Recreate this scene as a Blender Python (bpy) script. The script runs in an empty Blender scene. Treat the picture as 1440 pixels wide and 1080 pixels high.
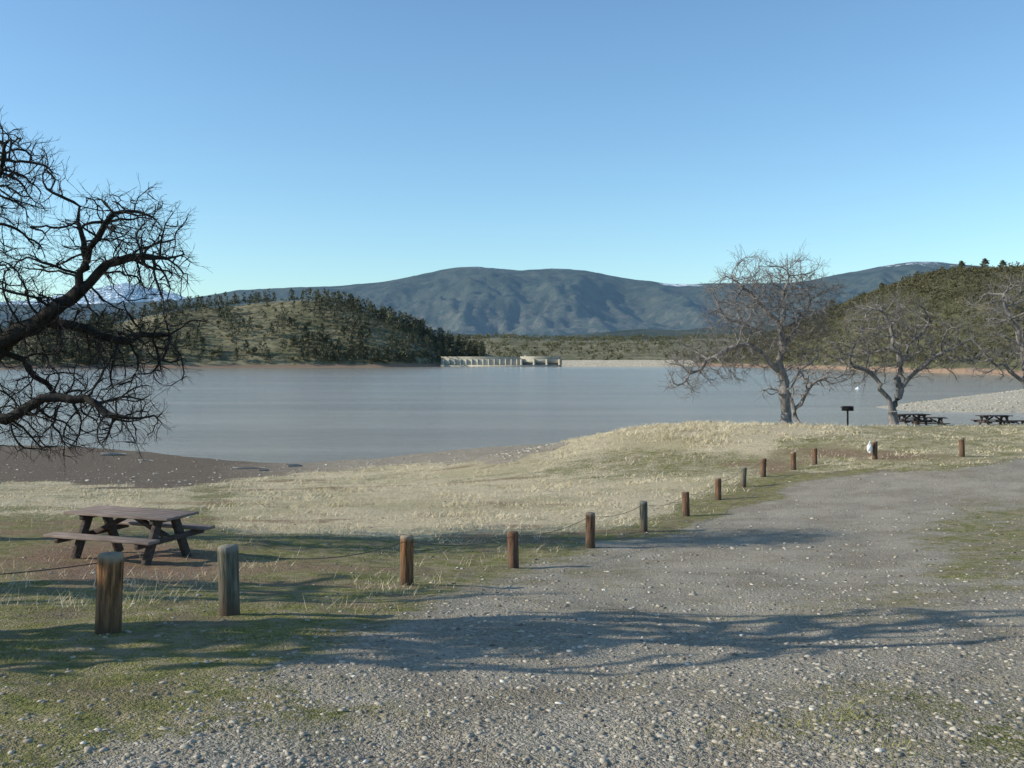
import bpy, math, numpy as np
from mathutils import Vector, Matrix
rng=np.random.default_rng(7)
EYE=7.0; F=1400.0
S=bpy.context.scene
COL=S.collection
def W(px,py,d): return np.array([(px-720)/F*d, d, EYE-(py-500)/F*d])
# ------------------------------------------------------------------ noise
def _h(ix,iy,s):
    h=(ix.astype(np.int64)*374761393+iy.astype(np.int64)*668265263+s*974634777)&0xffffffff
    h=((h^(h>>13))*1274126177)&0xffffffff
    h=h^(h>>16)
    return (h&0xffffff)/float(0xffffff)
def vn(x,y,s=0):
    x=np.asarray(x,float);y=np.asarray(y,float)
    ix=np.floor(x);iy=np.floor(y);fx=x-ix;fy=y-iy
    fx=fx*fx*fx*(fx*(fx*6-15)+10);fy=fy*fy*fy*(fy*(fy*6-15)+10)
    a=_h(ix,iy,s);b=_h(ix+1,iy,s);c=_h(ix,iy+1,s);d=_h(ix+1,iy+1,s)
    return (a*(1-fx)+b*fx)*(1-fy)+(c*(1-fx)+d*fx)*fy
def fbm(x,y,o=4,s=0):
    t=0;a=1;n=0
    for i in range(o):
        t=t+a*vn(x*2**i+i*13.1,y*2**i-i*7.7,s+i);n+=a;a*=.5
    return t/n
def ridged(x,y,o=5,s=0):
    t=0;a=1;n=0
    for i in range(o):
        q=1-np.sqrt((2*vn(x*2**i+i*3.1,y*2**i+i*5.3,s+i)-1)**2+.02)
        t=t+a*q;n+=a;a*=.58
    return t/n
def ss(a,b,x):
    t=np.clip((x-a)/(b-a),0,1);return t*t*(3-2*t)
# ------------------------------------------------------------------ mesh helpers
def mesh_np(name,V,Fc,mat=None,smooth=False):
    me=bpy.data.meshes.new(name);V=np.ascontiguousarray(V,dtype=np.float32);Fc=np.ascontiguousarray(Fc,dtype=np.int32)
    me.vertices.add(len(V));me.vertices.foreach_set('co',V.ravel())
    me.loops.add(Fc.size);me.loops.foreach_set('vertex_index',Fc.ravel())
    me.polygons.add(len(Fc));me.polygons.foreach_set('loop_start',np.arange(len(Fc),dtype=np.int32)*Fc.shape[1])
    if smooth: me.polygons.foreach_set('use_smooth',np.ones(len(Fc),dtype=bool))
    me.update(calc_edges=True)
    if mat: me.materials.append(mat)
    return me
def add(name,me,loc=(0,0,0),parent=None,label=None,cat=None,kind=None,group=None):
    o=bpy.data.objects.new(name,me);COL.objects.link(o);o.location=loc
    if parent is not None:o.parent=parent
    if label:o['label']=label
    if cat:o['category']=cat
    if kind:o['kind']=kind
    if group:o['group']=group
    return o
def grid_faces(nu,nv):
    i=np.arange(nu-1)[:,None]*nv+np.arange(nv-1)[None,:]
    return np.stack([i,i+nv,i+nv+1,i+1],-1).reshape(-1,4)
# ------------------------------------------------------------------ materials
class NT:
    def __init__(s,name):
        s.m=bpy.data.materials.new(name);s.m.use_nodes=True;s.t=s.m.node_tree;s.n=s.t.nodes;s.l=s.t.links
        s.b=s.n['Principled BSDF'];s.b.inputs['Roughness'].default_value=.9
        s.b.inputs['Specular IOR Level'].default_value=.1
        s.co=s.n.new('ShaderNodeTexCoord').outputs['Object']
    def link(s,a,b): s.l.new(a,b)
    def val(s,inp,v):
        if hasattr(v,'links') : s.l.new(v,inp)
        elif isinstance(v,(tuple,list)) and len(v)==3 and inp.type=='RGBA': inp.default_value=(*v,1)
        else: inp.default_value=v
    def noise(s,scale,detail=4,rough=.55,vec=None,stretch=None):
        n=s.n.new('ShaderNodeTexNoise');n.inputs['Scale'].default_value=scale;n.inputs['Detail'].default_value=detail;n.inputs['Roughness'].default_value=rough
        v=vec if vec is not None else s.co
        if stretch:
            mp=s.n.new('ShaderNodeMapping');mp.inputs['Scale'].default_value=stretch;s.l.new(v,mp.inputs[0]);v=mp.outputs[0]
        s.l.new(v,n.inputs['Vector']);return n.outputs['Fac']
    def vor(s,scale,out='Distance',rand=1):
        n=s.n.new('ShaderNodeTexVoronoi');n.inputs['Scale'].default_value=scale;s.l.new(s.co,n.inputs['Vector']);return n.outputs[out]
    def math(s,op,a,b=0.,c=None):
        n=s.n.new('ShaderNodeMath');n.operation=op;s.val(n.inputs[0],a);s.val(n.inputs[1],b)
        if c is not None:s.val(n.inputs[2],c)
        return n.outputs[0]
    def rng(s,v,a,b,c=0.,d=1.):
        n=s.n.new('ShaderNodeMapRange');n.interpolation_type='SMOOTHSTEP';s.val(n.inputs['Value'],v)
        for k,x in zip(('From Min','From Max','To Min','To Max'),(a,b,c,d)):n.inputs[k].default_value=x
        return n.outputs[0]
    def mix(s,f,a,b,mode='MIX'):
        n=s.n.new('ShaderNodeMix');n.data_type='RGBA';n.blend_type=mode
        s.val(n.inputs[0],f);s.val(n.inputs[6],a);s.val(n.inputs[7],b);return n.outputs[2]
    def bump(s,h,strength=.5,dist=.02):
        n=s.n.new('ShaderNodeBump');n.inputs['Strength'].default_value=strength;n.inputs['Distance'].default_value=dist
        s.l.new(h,n.inputs['Height']);s.l.new(n.outputs[0],s.b.inputs['Normal'])
    def col(s,c): s.val(s.b.inputs['Base Color'],c)
    def attr(s,name):
        n=s.n.new('ShaderNodeAttribute');n.attribute_name=name;sp=s.n.new('ShaderNodeSeparateColor');s.l.new(n.outputs['Color'],sp.inputs[0]);return sp.outputs
    def rand(s): return s.n.new('ShaderNodeObjectInfo').outputs['Random']
    def z(s):
        sp=s.n.new('ShaderNodeSeparateXYZ');s.l.new(s.co,sp.inputs[0]);return sp.outputs

def bark(name,c1,c2,sc=8):
    m=NT(name);n=m.noise(sc,5,.6,stretch=(1,1,.3));m.col(m.mix(m.rng(n,.3,.7),c1,c2));m.bump(m.noise(sc*4,4,stretch=(1,1,.25)),.6,.03);return m.m
M_bark_dark=bark('bark_dark',(.02,.018,.016),(.055,.048,.042))
M_bark=bark('bark_grey',(.12,.108,.102),(.29,.265,.25))
def wood(name,c1,c2,sx=(1,1,1),sc=10):
    m=NT(name);n=m.noise(sc,6,.65,stretch=sx);n2=m.noise(2.3,3)
    m.col(m.mix(m.math('MULTIPLY',m.rng(n,.3,.72),m.rng(n2,.2,.8,.5,1.)),c1,c2));m.bump(n,.4,.01);return m.m
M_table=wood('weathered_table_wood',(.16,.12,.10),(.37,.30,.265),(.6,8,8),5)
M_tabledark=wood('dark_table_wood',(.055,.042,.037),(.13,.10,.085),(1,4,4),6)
def postmat(name,c1,c2,top,wc=(.15,.115,.085)):
    m=NT(name);n=m.noise(9,6,.65,stretch=(4,4,.35));z=m.z()[2];r=m.noise(7,2);st=m.noise(3.5,3,.5)
    c=m.mix(m.rng(n,.35,.68),c1,c2);c=m.mix(m.rng(st,.45,.65,0,.7),c,wc);c=m.mix(m.rng(m.math('ADD',z,m.math('MULTIPLY',r,.1)),.585,.64),c,top)
    low=m.rng(m.math('ADD',z,m.math('MULTIPLY',r,.3)),.1,.4);c=m.mix(low,(.09,.065,.045),c);m.col(c)
    m.bump(n,.7,.02);return m.m
M_post=postmat('brown_post_wood',(.10,.048,.026),(.38,.20,.095),(.32,.25,.18))
M_post2=postmat('dull_brown_post_wood',(.075,.042,.028),(.25,.145,.09),(.28,.22,.16),(.13,.10,.08))
M_postgrey=postmat('grey_post_wood',(.08,.076,.056),(.23,.20,.15),(.24,.22,.18))
m=NT('rusty_cable');m.col((.10,.085,.065));m.b.inputs['Roughness'].default_value=.6;M_cable=m.m
m=NT('black_iron');m.col(m.mix(m.noise(20),(.012,.012,.012),(.03,.026,.023)));m.b.inputs['Roughness'].default_value=.55;M_iron=m.m
m=NT('white_plastic');m.col(m.mix(m.noise(12),(.72,.72,.70),(.85,.85,.84)));m.b.inputs['Roughness'].default_value=.5;M_white=m.m
m=NT('concrete');m.col(m.mix(m.rng(m.noise(.25,5),.3,.7),(.40,.365,.29),(.55,.50,.40)));M_conc=m.m
m=NT('dark_concrete');m.col(m.mix(m.noise(.4,5),(.18,.17,.15),(.30,.28,.24)));M_dark=m.m
m=NT('driftwood');m.col(m.mix(m.noise(6),(.25,.22,.18),(.5,.46,.4)));M_drift=m.m

# ------------------------------------------------------------------ ground height
ctl=[]
def cp(px,py,d): p=W(px,py,d);ctl.append((p[0],p[1],p[2]))
def cd(x,y,drop): ctl.append((x,y,EYE-drop))
for a in [(0,1080,4.25),(720,1080,4.2),(1440,1080,4.15),(152,895,7.6),(323,863,8.66),(572,823,12.2),(722,800,14.8),(830,772,17.2),(905,748,19.5),
          (965,725,22.8),(1010,703,26),(1045,686,28.5),(1073,672,30.5),(1116,661,32.5),(1146,654,34),(1230,647,33),(1353,642,32),
          (190,790,14.3),(300,780,14.9),(-60,790,13.8),(0,700,30),(-400,700,30),(0,683,40),(-300,683,40),
          (100,628,76.5),(-300,626,78),(300,645,67.6),(420,651,64.9),(520,645,67.6),(620,635,72.6),(700,628,76.6),(790,624,79),
          (930,597,48),(860,607,50),(1000,594,48),(1107,601,50),(1200,600,52),(1300,601,54),(1440,603,57),(800,627,53),(700,642,56),
          (900,650,38),(760,690,30),(600,720,24),(400,700,30),(400,678,42),(600,668,42),(1000,650,37),
          (1440,640,33),(1440,760,17),(1300,830,11),(1000,900,8.2),(1440,900,7.6)]: cp(*a)
for a in [(0,0,1.66),(-6,0,1.7),(6,0,1.6),(0,-15,1.3),(-20,-10,1.6),(20,-10,1.2),(-14,6,2.1),(-25,15,3.0),(-40,40,5.2),(30,15,2.9),(40,35,3.1),(60,30,2.7),(60,60,3.9),
          (10,76,7.2),(20,74,7.3),(30,74,7.3),(40,78,7.5),(55,82,7.5),(75,85,7.3),
          (-60,90,8.5),(0,95,8.6),(40,100,8.6),(80,105,8.6),(-70,60,6.5),(100,60,4),(0,130,9.5),(-80,130,9.5),(80,135,9.5)]: cd(*a)
ctl=np.array(ctl)
P=ctl[:,:2];n=len(P)
def U(r): return np.where(r>1e-9,r*r*np.log(r+1e-12),0)
A=np.zeros((n+3,n+3));R=np.linalg.norm(P[:,None]-P[None],axis=-1);A[:n,:n]=U(R)+np.eye(n)*2.0
A[:n,n]=1;A[:n,n+1:]=P;A[n,:n]=1;A[n+1:,:n]=P.T
SOL=np.linalg.solve(A,np.r_[ctl[:,2],0,0,0])
def tps(x,y):
    x=np.asarray(x,float);sh=x.shape;q=np.stack([x.ravel(),np.asarray(y,float).ravel()],-1);out=np.empty(len(q))
    for i in range(0,len(q),20000):
        c=q[i:i+20000];r=np.linalg.norm(c[:,None]-P[None],axis=-1);out[i:i+20000]=U(r)@SOL[:n]+SOL[n]+c@SOL[n+1:]
    return out.reshape(sh)
def Hg(x,y,detail=True):
    x=np.asarray(x,float);y=np.asarray(y,float)
    r=np.hypot(x,y)
    k=np.minimum(1,120/np.maximum(r,1e-6))
    z=tps(x*k,y*k)
    lat=np.where((y>40)|(x<-90),-2.5,4.5)
    z=z+(lat-z)*ss(105,135,r)
    u=x-50.;c=y-(130+.35*u);hw=np.clip(10+u*.55,4,30)
    sp=np.clip(.07*u,-.6,4.5)*(1-ss(.35,1.,np.abs(c)/hw))-1.2*ss(.6,1.1,np.abs(c)/hw)+.35*(fbm(x*.15,y*.15,4,9)-.5)+1.6*ss(78,92,x)*(1-ss(.1,.6,np.abs(c)/hw))
    z=np.where((u>-6)&(np.abs(c)<hw*1.15)&(x<190),np.maximum(z,sp),z)
    fs=ss(650,672,y+8*(fbm(x*.01,x*0,3,4)-.5))*(2.6)+ss(680,1500,y)*14
    z=np.where(y>640,-2.5+fs,z)
    z=np.where(y>672,z+1.5*(fbm(x*.006,y*.006,4,3)-.3),z)
    if detail:
        a=ss(0,.6,z)*.5+.5
        nr=1-ss(60,110,r)
        z=z+nr*a*(.12*(fbm(x*.45,y*.45,3,1)-.5)+.035*(fbm(x*2.2,y*2.2,3,2)-.5))
        z=z+nr*.02*(fbm(x*5,y*5,2,6)-.5)*(1-ss(8,20,r))
    return z
def proj(x,y,z):
    yy=np.maximum(y,.6);return 720+x/yy*F, 500+(EYE-z)/yy*F
def ell(px,py,cx,cy,rx,ry): return 1-ss(.3,1.4,np.sqrt(((px-cx)/rx)**2+((py-cy)/ry)**2))
def masks(x,y,z):
    px,py=proj(x,y,z)
    w=fbm(x*.35,y*.35,4,20)-.5
    py=py+w*.16*(py-500)
    px=px+(fbm(x*.4,y*.4,4,25)-.5)*90
    I=lambda a,b: np.interp(px,a,b)
    road=I([-200,60,300,400,520,620,720,850,960,1060,1100,1180,1300,1440,1700],[1190,1085,985,935,880,835,803,768,743,706,684,666,661,645,640])
    wid=I([0,500,900,1100],[.19,.13,.07,.05])
    gravel=ss(-wid,wid,(py-road)/(py-480))
    beach_e=I([-400,0,300,400,520,700,780,830],[684,684,683,670,660,652,634,560])
    sp=(y>95)
    beach=np.maximum(1-ss(-9,7,py-beach_e),1-ss(.5,1.1,z));beach=np.where(sp,1,beach)
    dark=1-ss(280,520,px)
    dark=np.where(sp|(y>660),0,dark)
    dl=I([-400,0,270,350,500,700,850,950,1080,1120],[722,722,722,745,757,757,744,716,668,600])
    dry=(1-ss(-24,18,py-dl))
    dry=dry*(1-.60*ell(px,py,930,652,240,24))*(1-.6*ell(px,py,300,705,30,40))
    stk=fbm(x*.10+3,y*.32,4,80)
    dry=dry*(1-.4*ss(.54,.68,stk)*(py>628))
    dry=np.maximum(dry,.9*(1-ss(608,630,py))*(1-ss(1130,1240,px)))
    dry=np.maximum(dry,.45*(px>1050)*(py<660))
    dry=dry*(1-gravel)
    dirt=np.maximum(.9*ell(px,py,165,795,210,40),.7*ell(px,py,1215,640,150,13))
    dirt=np.maximum(dirt,.6*ell(px,py,1080,655,70,12))
    dirt=np.maximum(dirt,.55*ss(.56,.70,fbm(x*.22+9,y*.5,4,84))*(py>650))*(1-gravel)
    gp=np.maximum.reduce([.75*ell(px,py,1430,780,160,85),.5*ell(px,py,1240,1010,360,80),.7*ell(px,py,1440,1050,160,80),.45*ell(px,py,1180,850,260,40),.6*ell(px,py,350,1010,260,50),.35*ell(px,py,800,800,200,25)])
    back=(y<.6)
    gravel=np.where(back,.8,gravel)
    g2=gravel*(1-gp*.85)
    return dict(gravel=np.clip(g2,0,1),beach=np.clip(beach,0,1),dark=dark,dry=np.clip(dry,0,1),dirt=np.clip(dirt,0,1),px=px,py=py,gp=gp*gravel,road=gravel)
th=np.concatenate([np.linspace(-180,-42,40)[:-1],np.linspace(-42,42,620),np.linspace(42,180,40)[1:]])*math.pi/180
rr=np.concatenate([[.05],np.geomspace(1.2,130,420),np.geomspace(136,640,50),np.linspace(645,700,16),np.geomspace(730,12000,30)])
T,RR=np.meshgrid(th,rr,indexing='ij');X=np.sin(T)*RR;Y=np.cos(T)*RR;Z=Hg(X,Y)
V=np.stack([X,Y,Z],-1).reshape(-1,3)
g=NT('ground_cover')
a1=g.attr('mask_a');a2=g.attr('mask_b')
n1=g.noise(1.3,5,.65);n2=g.noise(14,5,.7);nl=g.noise(.25,3);nm=g.noise(4,5,.65);nk=g.noise(.7,4,.6);nf_=g.noise(45,3,.7)
pert=g.math('ADD',g.math('MULTIPLY',g.math('SUBTRACT',n1,.5),1.2),g.math('MULTIPLY',g.math('SUBTRACT',n2,.5),1.5))
def fm(mk): return g.rng(g.math('ADD',mk,pert),.30,.70)
v1=g.vor(38,'Color');v2=g.vor(95,'Color');vd=g.vor(38);vd2=g.vor(95)
sv=g.n.new('ShaderNodeSeparateColor');g.link(v1,sv.inputs[0]);sv2=g.n.new('ShaderNodeSeparateColor');g.link(v2,sv2.inputs[0])
green=g.mix(g.rng(n2,.3,.7),(.11,.115,.035),(.28,.265,.09));green=g.mix(g.rng(nm,.40,.66),green,(.33,.27,.165));green=g.mix(g.rng(n1,.46,.66,0,.8),green,(.20,.155,.10))
dryc=g.mix(g.rng(n2,.3,.7),(.40,.31,.18),(.76,.65,.45));dryc=g.mix(g.rng(nl,.44,.62,0,.45),dryc,(.32,.28,.14));dryc=g.mix(g.rng(nm,.5,.72,0,.6),dryc,(.33,.26,.17))
dirt=g.mix(g.rng(n2,.3,.7),(.17,.105,.07),(.36,.235,.16));dirt=g.mix(g.rng(n1,.48,.66,0,.7),dirt,(.26,.225,.11))
grav=g.mix(sv.outputs[0],(.16,.138,.108),(.48,.42,.335));grav=g.mix(g.math('MULTIPLY',sv2.outputs[1],.5),grav,(.46,.405,.325))
grav=g.mix(g.rng(sv2.outputs[0],.96,.99,0,.5),grav,(.62,.57,.49));grav=g.mix(g.rng(n1,.3,.68,.65,0),grav,(.24,.195,.14));grav=g.mix(g.rng(nm,.46,.70,0,.55),grav,(.30,.253,.165));grav=g.mix(g.rng(nk,.42,.62,0,.4),grav,(.49,.43,.34))
bd=g.mix(g.rng(n2,.3,.7),(.10,.075,.054),(.25,.195,.145));bl=g.mix(n2,(.28,.23,.17),(.48,.41,.32));bl=g.mix(g.rng(n1,.35,.65,.6,0),bl,(.24,.195,.14))
sp_=g.mix(sv.outputs[1],(.34,.295,.225),(.60,.54,.43))
bch=g.mix(a2[1],bl,bd);bch=g.mix(a1[1],bch,sp_)
c=g.mix(fm(a1[2]),green,dryc);c=g.mix(fm(a2[2]),c,dirt);c=g.mix(fm(a2[0]),c,bch);c=g.mix(fm(a1[0]),c,grav)
g.col(c)
hgt=g.math('ADD',g.math('MULTIPLY',vd,-.7),g.math('ADD',g.math('MULTIPLY',vd2,-.45),g.math('ADD',g.math('MULTIPLY',n2,1.6),g.math('MULTIPLY',nf_,.6))))
g.bump(hgt,.85,.035)
gm=mesh_np('ground',V,grid_faces(len(th),len(rr)),g.m,True)
mk=masks(V[:,0],V[:,1],V[:,2])
o1=np.ones(len(V))
def cattr(me,name,arrs):
    a=me.color_attributes.new(name,'FLOAT_COLOR','POINT');a.data.foreach_set('color',np.stack([*arrs,np.ones(len(arrs[0]))],-1).astype(np.float32).ravel())
far=V[:,1]>668
cattr(gm,'mask_a',(np.where(far,0,mk['gravel']),o1*((V[:,1]>100)&(V[:,1]<300)),np.where(far,.35,mk['dry'])))
cattr(gm,'mask_b',(np.where(far&(V[:,2]>2),0,mk['beach']),mk['dark'],np.where(far,0,mk['dirt'])))
add('ground',gm,kind='structure',label='gravel and grass lakeside ground sloping to the shore')
# ------------------------------------------------------------------ water
w=NT('lake_water')
nn=w.noise(.9,4,.6,stretch=(.55,1.5,1));nb=w.noise(.035,4,.6,stretch=(.3,1.8,1));nf=w.noise(4.5,3,.6,stretch=(.6,1.5,1))
w.col(w.mix(w.rng(nb,.3,.7),(.29,.24,.175),(.38,.325,.245)));w.b.inputs['Roughness'].default_value=.14;w.b.inputs['IOR'].default_value=1.33;w.b.inputs['Specular IOR Level'].default_value=.45
w.bump(w.math('ADD',nn,w.math('ADD',w.math('MULTIPLY',nf,.45),w.math('MULTIPLY',nb,2.5))),.9,.16)
wx=np.array([[-1400,20,0],[1400,20,0],[1400,1150,0],[-1400,1150,0]],float)
add('water',mesh_np('water',wx,np.array([[0,1,2,3]]),w.m),kind='structure',label='calm grey-blue muddy reservoir water')

# ------------------------------------------------------------------ hills
def hillmesh(name,cols,mat,nu=260,nv=90,tmax=1.7,nfun=None,label=''):
    cols=np.array(cols,float)
    uu=np.linspace(cols[0,0],cols[-1,0],400);kk=np.exp(-.5*(np.arange(-6,7)/3.)**2);kk/=kk.sum()
    sm=[np.convolve(np.pad(np.interp(uu,cols[:,0],cols[:,j]),6,'edge'),kk,'valid') for j in (1,2,3)]
    def pos(px,t):
        d0,d1,pc=[np.interp(px,uu,s_) for s_ in sm]
        zc=EYE-(pc-500)/F*d1;d=d0+t*(d1-d0);x=(px-720)/F*d
        sh=np.where(t<0,t*1.2,np.where(t<1,np.sin(np.clip(t,0,1)*math.pi/2)**.95,np.cos(np.clip((t-1)/(tmax-1),0,1)*math.pi/2)))
        z=zc*sh
        if nfun is not None: z=z+nfun(x,d,t,zc)
        return x,d,z
    u=np.linspace(cols[0,0],cols[-1,0],nu);v=np.concatenate([[-.12],np.linspace(-.03,tmax,nv)])
    PX,TT=np.meshgrid(u,v,indexing='ij');x,y,z=pos(PX,TT)
    me=mesh_np(name,np.stack([x,y,z],-1).reshape(-1,3),grid_faces(nu,nv+1),mat,True)
    add(name,me,kind='structure',label=label)
    return pos
def hillmat(name,a,b,cc,zr,lo=(2.9,3.8)):
    h=NT(name);zz=h.z()[2];na=h.noise(.03,5,.6);nb_=h.noise(.25,4,.6)
    c=h.mix(h.rng(na,.35,.65),a,b);c=h.mix(h.rng(nb_,.42,.62,0,.85),c,cc)
    c=h.mix(h.rng(h.math('ADD',zz,h.math('MULTIPLY',na,3.)),*lo),zr,c);h.col(c);return h.m
M_hill=hillmat('hill_grass',(.155,.145,.08),(.28,.245,.15),(.095,.09,.055),(.27,.185,.13))
M_hill2=hillmat('hill_scrub',(.085,.085,.045),(.14,.13,.07),(.06,.062,.035),(.27,.185,.13))
nf1=lambda x,d,t,zc: np.clip(zc,0,40)*.22*(fbm(x*.012,d*.012,4,31)-.5)*ss(0,.3,t)*(1-.6*ss(.7,1,t)) + .6*(fbm(x*.05,d*.05,3,33)-.5)*ss(0,.1,t)
nf2=lambda x,d,t,zc: np.clip(zc,0,40)*.08*(fbm(x*.012,d*.012,3,35)-.5)*ss(0,.3,t)
LH=hillmesh('hill',[(-700,430,620,420),(-300,480,660,450),(0,520,690,472),(100,540,700,466),(170,560,700,454),(230,565,705,441),(300,575,710,432),(380,585,715,424),(430,590,715,421),(480,595,715,428),(540,600,715,446),(590,615,705,466),(615,640,705,480),(640,662,705,487),(675,664,700,494),(700,664,690,503)],M_hill,nfun=nf1,label='low grassy peninsula hill dotted with pines and oaks')
RH=hillmesh('hill',[(975,655,670,510),(1000,640,700,503),(1050,600,700,486),(1100,560,690,467),(1150,520,670,447),(1200,480,650,427),(1240,450,640,412),(1300,410,620,394),(1350,385,600,387),(1440,350,580,384),(1700,300,560,368),(2200,260,540,350)],M_hill2,nfun=nf2,label='steep lakeside hill covered in olive oak woodland')
VH=hillmesh('hill',[(200,760,1500,484),(500,760,1500,484),(640,760,1500,480),(700,760,1500,478),(760,760,1500,481),(820,760,1500,482),(880,760,1500,480),(940,760,1500,481),(1000,760,1500,479),(1200,760,1500,477)],M_hill,nfun=lambda x,d,t,zc: 7*(fbm(x*.008,d*.006,4,41)-.5)*ss(0,.3,t),label='low olive-green rolling foothills behind the dam')
def mtmat(name,c1,c2,haze_glow,snow,snz,brown=(.12,.105,.08),bz=(120,330),patch=None):
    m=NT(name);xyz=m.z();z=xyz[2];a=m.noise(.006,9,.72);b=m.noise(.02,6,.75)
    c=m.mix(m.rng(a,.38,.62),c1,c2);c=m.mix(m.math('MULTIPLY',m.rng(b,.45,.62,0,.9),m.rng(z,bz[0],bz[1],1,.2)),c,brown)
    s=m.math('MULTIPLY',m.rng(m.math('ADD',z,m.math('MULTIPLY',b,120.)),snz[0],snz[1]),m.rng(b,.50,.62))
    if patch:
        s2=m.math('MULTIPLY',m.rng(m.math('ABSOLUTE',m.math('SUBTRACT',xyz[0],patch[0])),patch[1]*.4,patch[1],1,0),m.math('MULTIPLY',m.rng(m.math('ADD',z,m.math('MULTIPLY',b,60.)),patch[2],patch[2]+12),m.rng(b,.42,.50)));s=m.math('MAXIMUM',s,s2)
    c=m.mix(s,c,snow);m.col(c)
    m.b.inputs['Emission Color'].default_value=(*haze_glow,1);m.b.inputs['Emission Strength'].default_value=1;m.bump(m.noise(.012,8,.8),.8,26);return m.m  # even bluish emission stands in for airlight between viewer and mountain
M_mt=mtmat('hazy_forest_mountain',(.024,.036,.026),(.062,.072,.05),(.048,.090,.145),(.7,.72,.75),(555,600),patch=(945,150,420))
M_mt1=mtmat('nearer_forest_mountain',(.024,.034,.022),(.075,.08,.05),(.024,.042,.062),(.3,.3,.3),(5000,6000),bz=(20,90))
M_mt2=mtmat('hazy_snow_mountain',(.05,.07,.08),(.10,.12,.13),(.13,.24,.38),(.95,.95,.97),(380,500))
def mn(amp,sc,s,cr=1.):
    def f(x,d,t,zc):
        r=ridged(x*sc+.35*fbm(x*sc,d*sc,2,s+9),d*sc*.42,7,s)
        env=ss(-.02,.25,t)*(1-cr*ss(.35,1.,t))
        return amp*zc*(r-.82)*env-zc*.05*ss(0,.5,t)*(1-ss(.5,1,t))+zc*.022*(fbm(x*sc*7,d*sc*3,4,s+3)-.5)*ss(.8,1,t)
    return f
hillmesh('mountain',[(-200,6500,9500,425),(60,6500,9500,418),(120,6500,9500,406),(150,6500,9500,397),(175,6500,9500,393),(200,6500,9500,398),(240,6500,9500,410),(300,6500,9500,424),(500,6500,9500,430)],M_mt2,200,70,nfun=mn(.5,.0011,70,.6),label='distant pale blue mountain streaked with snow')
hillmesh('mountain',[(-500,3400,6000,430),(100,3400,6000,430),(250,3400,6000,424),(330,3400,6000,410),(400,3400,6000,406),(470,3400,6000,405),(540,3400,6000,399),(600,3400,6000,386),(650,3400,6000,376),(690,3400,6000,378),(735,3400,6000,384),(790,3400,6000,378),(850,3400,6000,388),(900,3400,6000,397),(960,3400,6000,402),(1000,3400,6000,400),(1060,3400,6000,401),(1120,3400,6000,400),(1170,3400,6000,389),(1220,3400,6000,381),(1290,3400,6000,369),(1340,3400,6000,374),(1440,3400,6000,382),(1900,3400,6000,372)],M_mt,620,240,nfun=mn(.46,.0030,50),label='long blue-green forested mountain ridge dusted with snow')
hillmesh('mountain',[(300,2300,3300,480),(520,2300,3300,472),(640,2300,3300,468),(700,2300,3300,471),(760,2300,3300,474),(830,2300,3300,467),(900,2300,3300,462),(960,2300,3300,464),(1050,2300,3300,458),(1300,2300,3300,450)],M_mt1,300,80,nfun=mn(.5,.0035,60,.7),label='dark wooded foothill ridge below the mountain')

# ------------------------------------------------------------------ far trees
def clump(kind,r,ntri,hh):
    if kind=='pine':
        t=r.random(ntri)**.8;zc=hh*(.18+.82*t);rad=hh*.20*(1-t)**.4*(0.4+.8*r.random(ntri))*(1+.4*np.sin(t*13+r.random()*6))
        a=r.random(ntri)*6.283;c=np.stack([np.cos(a)*rad,np.sin(a)*rad,zc],-1);s=hh*.07
    else:
        k=7;cc=np.stack([r.normal(0,.2,k)*hh,r.normal(0,.2,k)*hh,(.42+.28*r.random(k))*hh],-1);i=r.integers(0,k,ntri)
        v=r.normal(size=(ntri,3));v/=np.linalg.norm(v,axis=1)[:,None];c=cc[i]+v*hh*.17*(.6+.45*r.random((ntri,1)));s=hh*.085
    d=r.normal(size=(ntri,3,3))*s*.75
    return (c[:,None]+d).reshape(-1,3)
def trunkv(hh,r0,top=.5):
    a=np.arange(5)/5*6.283;b=np.stack([np.cos(a)*r0,np.sin(a)*r0,a*0-.6],-1);t=np.stack([np.cos(a)*r0*.5,np.sin(a)*r0*.5,a*0+hh*top],-1)
    tri=[]
    for i in range(5):
        j=(i+1)%5;tri+= [b[i],b[j],t[j],b[i],t[j],t[i]]
    return np.array(tri)
def folmat(name,c1,c2,sc=.15,scf=1.2,emi=None):
    m=NT(name);n=m.noise(scf,3,.6);c=m.mix(m.rng(n,.3,.7),c1,c2);c=m.mix(m.math('MULTIPLY',m.rand(),.5),c,tuple(x*.6 for x in c2));m.col(c);m.b.inputs['Roughness'].default_value=1;return m.m
M_pine=folmat('pine_foliage',(.075,.082,.055),(.155,.155,.10));M_oakf=folmat('oak_foliage',(.085,.086,.05),(.175,.165,.095))
variants=[]
for k in range(6):
    kind='pine' if k<3 else 'oak';r=np.random.default_rng(100+k);hh=10 if kind=='pine' else 6
    Vv=np.concatenate([clump(kind,r,230,hh),trunkv(hh,.16)]);variants.append((kind,mesh_np(kind+'_tree',Vv,np.arange(len(Vv)).reshape(-1,3),M_pine if kind=='pine' else M_oakf)))
def lh_density(px,t):
    d=.5+.8*ss(425,540,px)+.9*ss(.80,1.,t)+.5*(1-ss(.03,.18,t))+.4*(1-ss(120,230,px))
    return d*(.45+.9*ss(.38,.62,fbm(px*.03,t*5,3,77)))
pts=[]
while len(pts)<4200:
    px=rng.uniform(-250,680);t=rng.uniform(.03,1.04)
    if rng.random()<lh_density(px,np.float64(t))/1.6: pts.append((px,t))
pts=np.array(pts);x,y,z=LH(pts[:,0],pts[:,1]);ok=z>1.0;pts=np.stack([x,y,z,pts[:,0]],-1)[ok]
order=np.argsort(pts[:,1]+np.where(pts[:,3]<60,400,0)+rng.uniform(-100,100,len(pts)));ind=pts[order[:275]];rest=pts[order[275:]]
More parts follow.
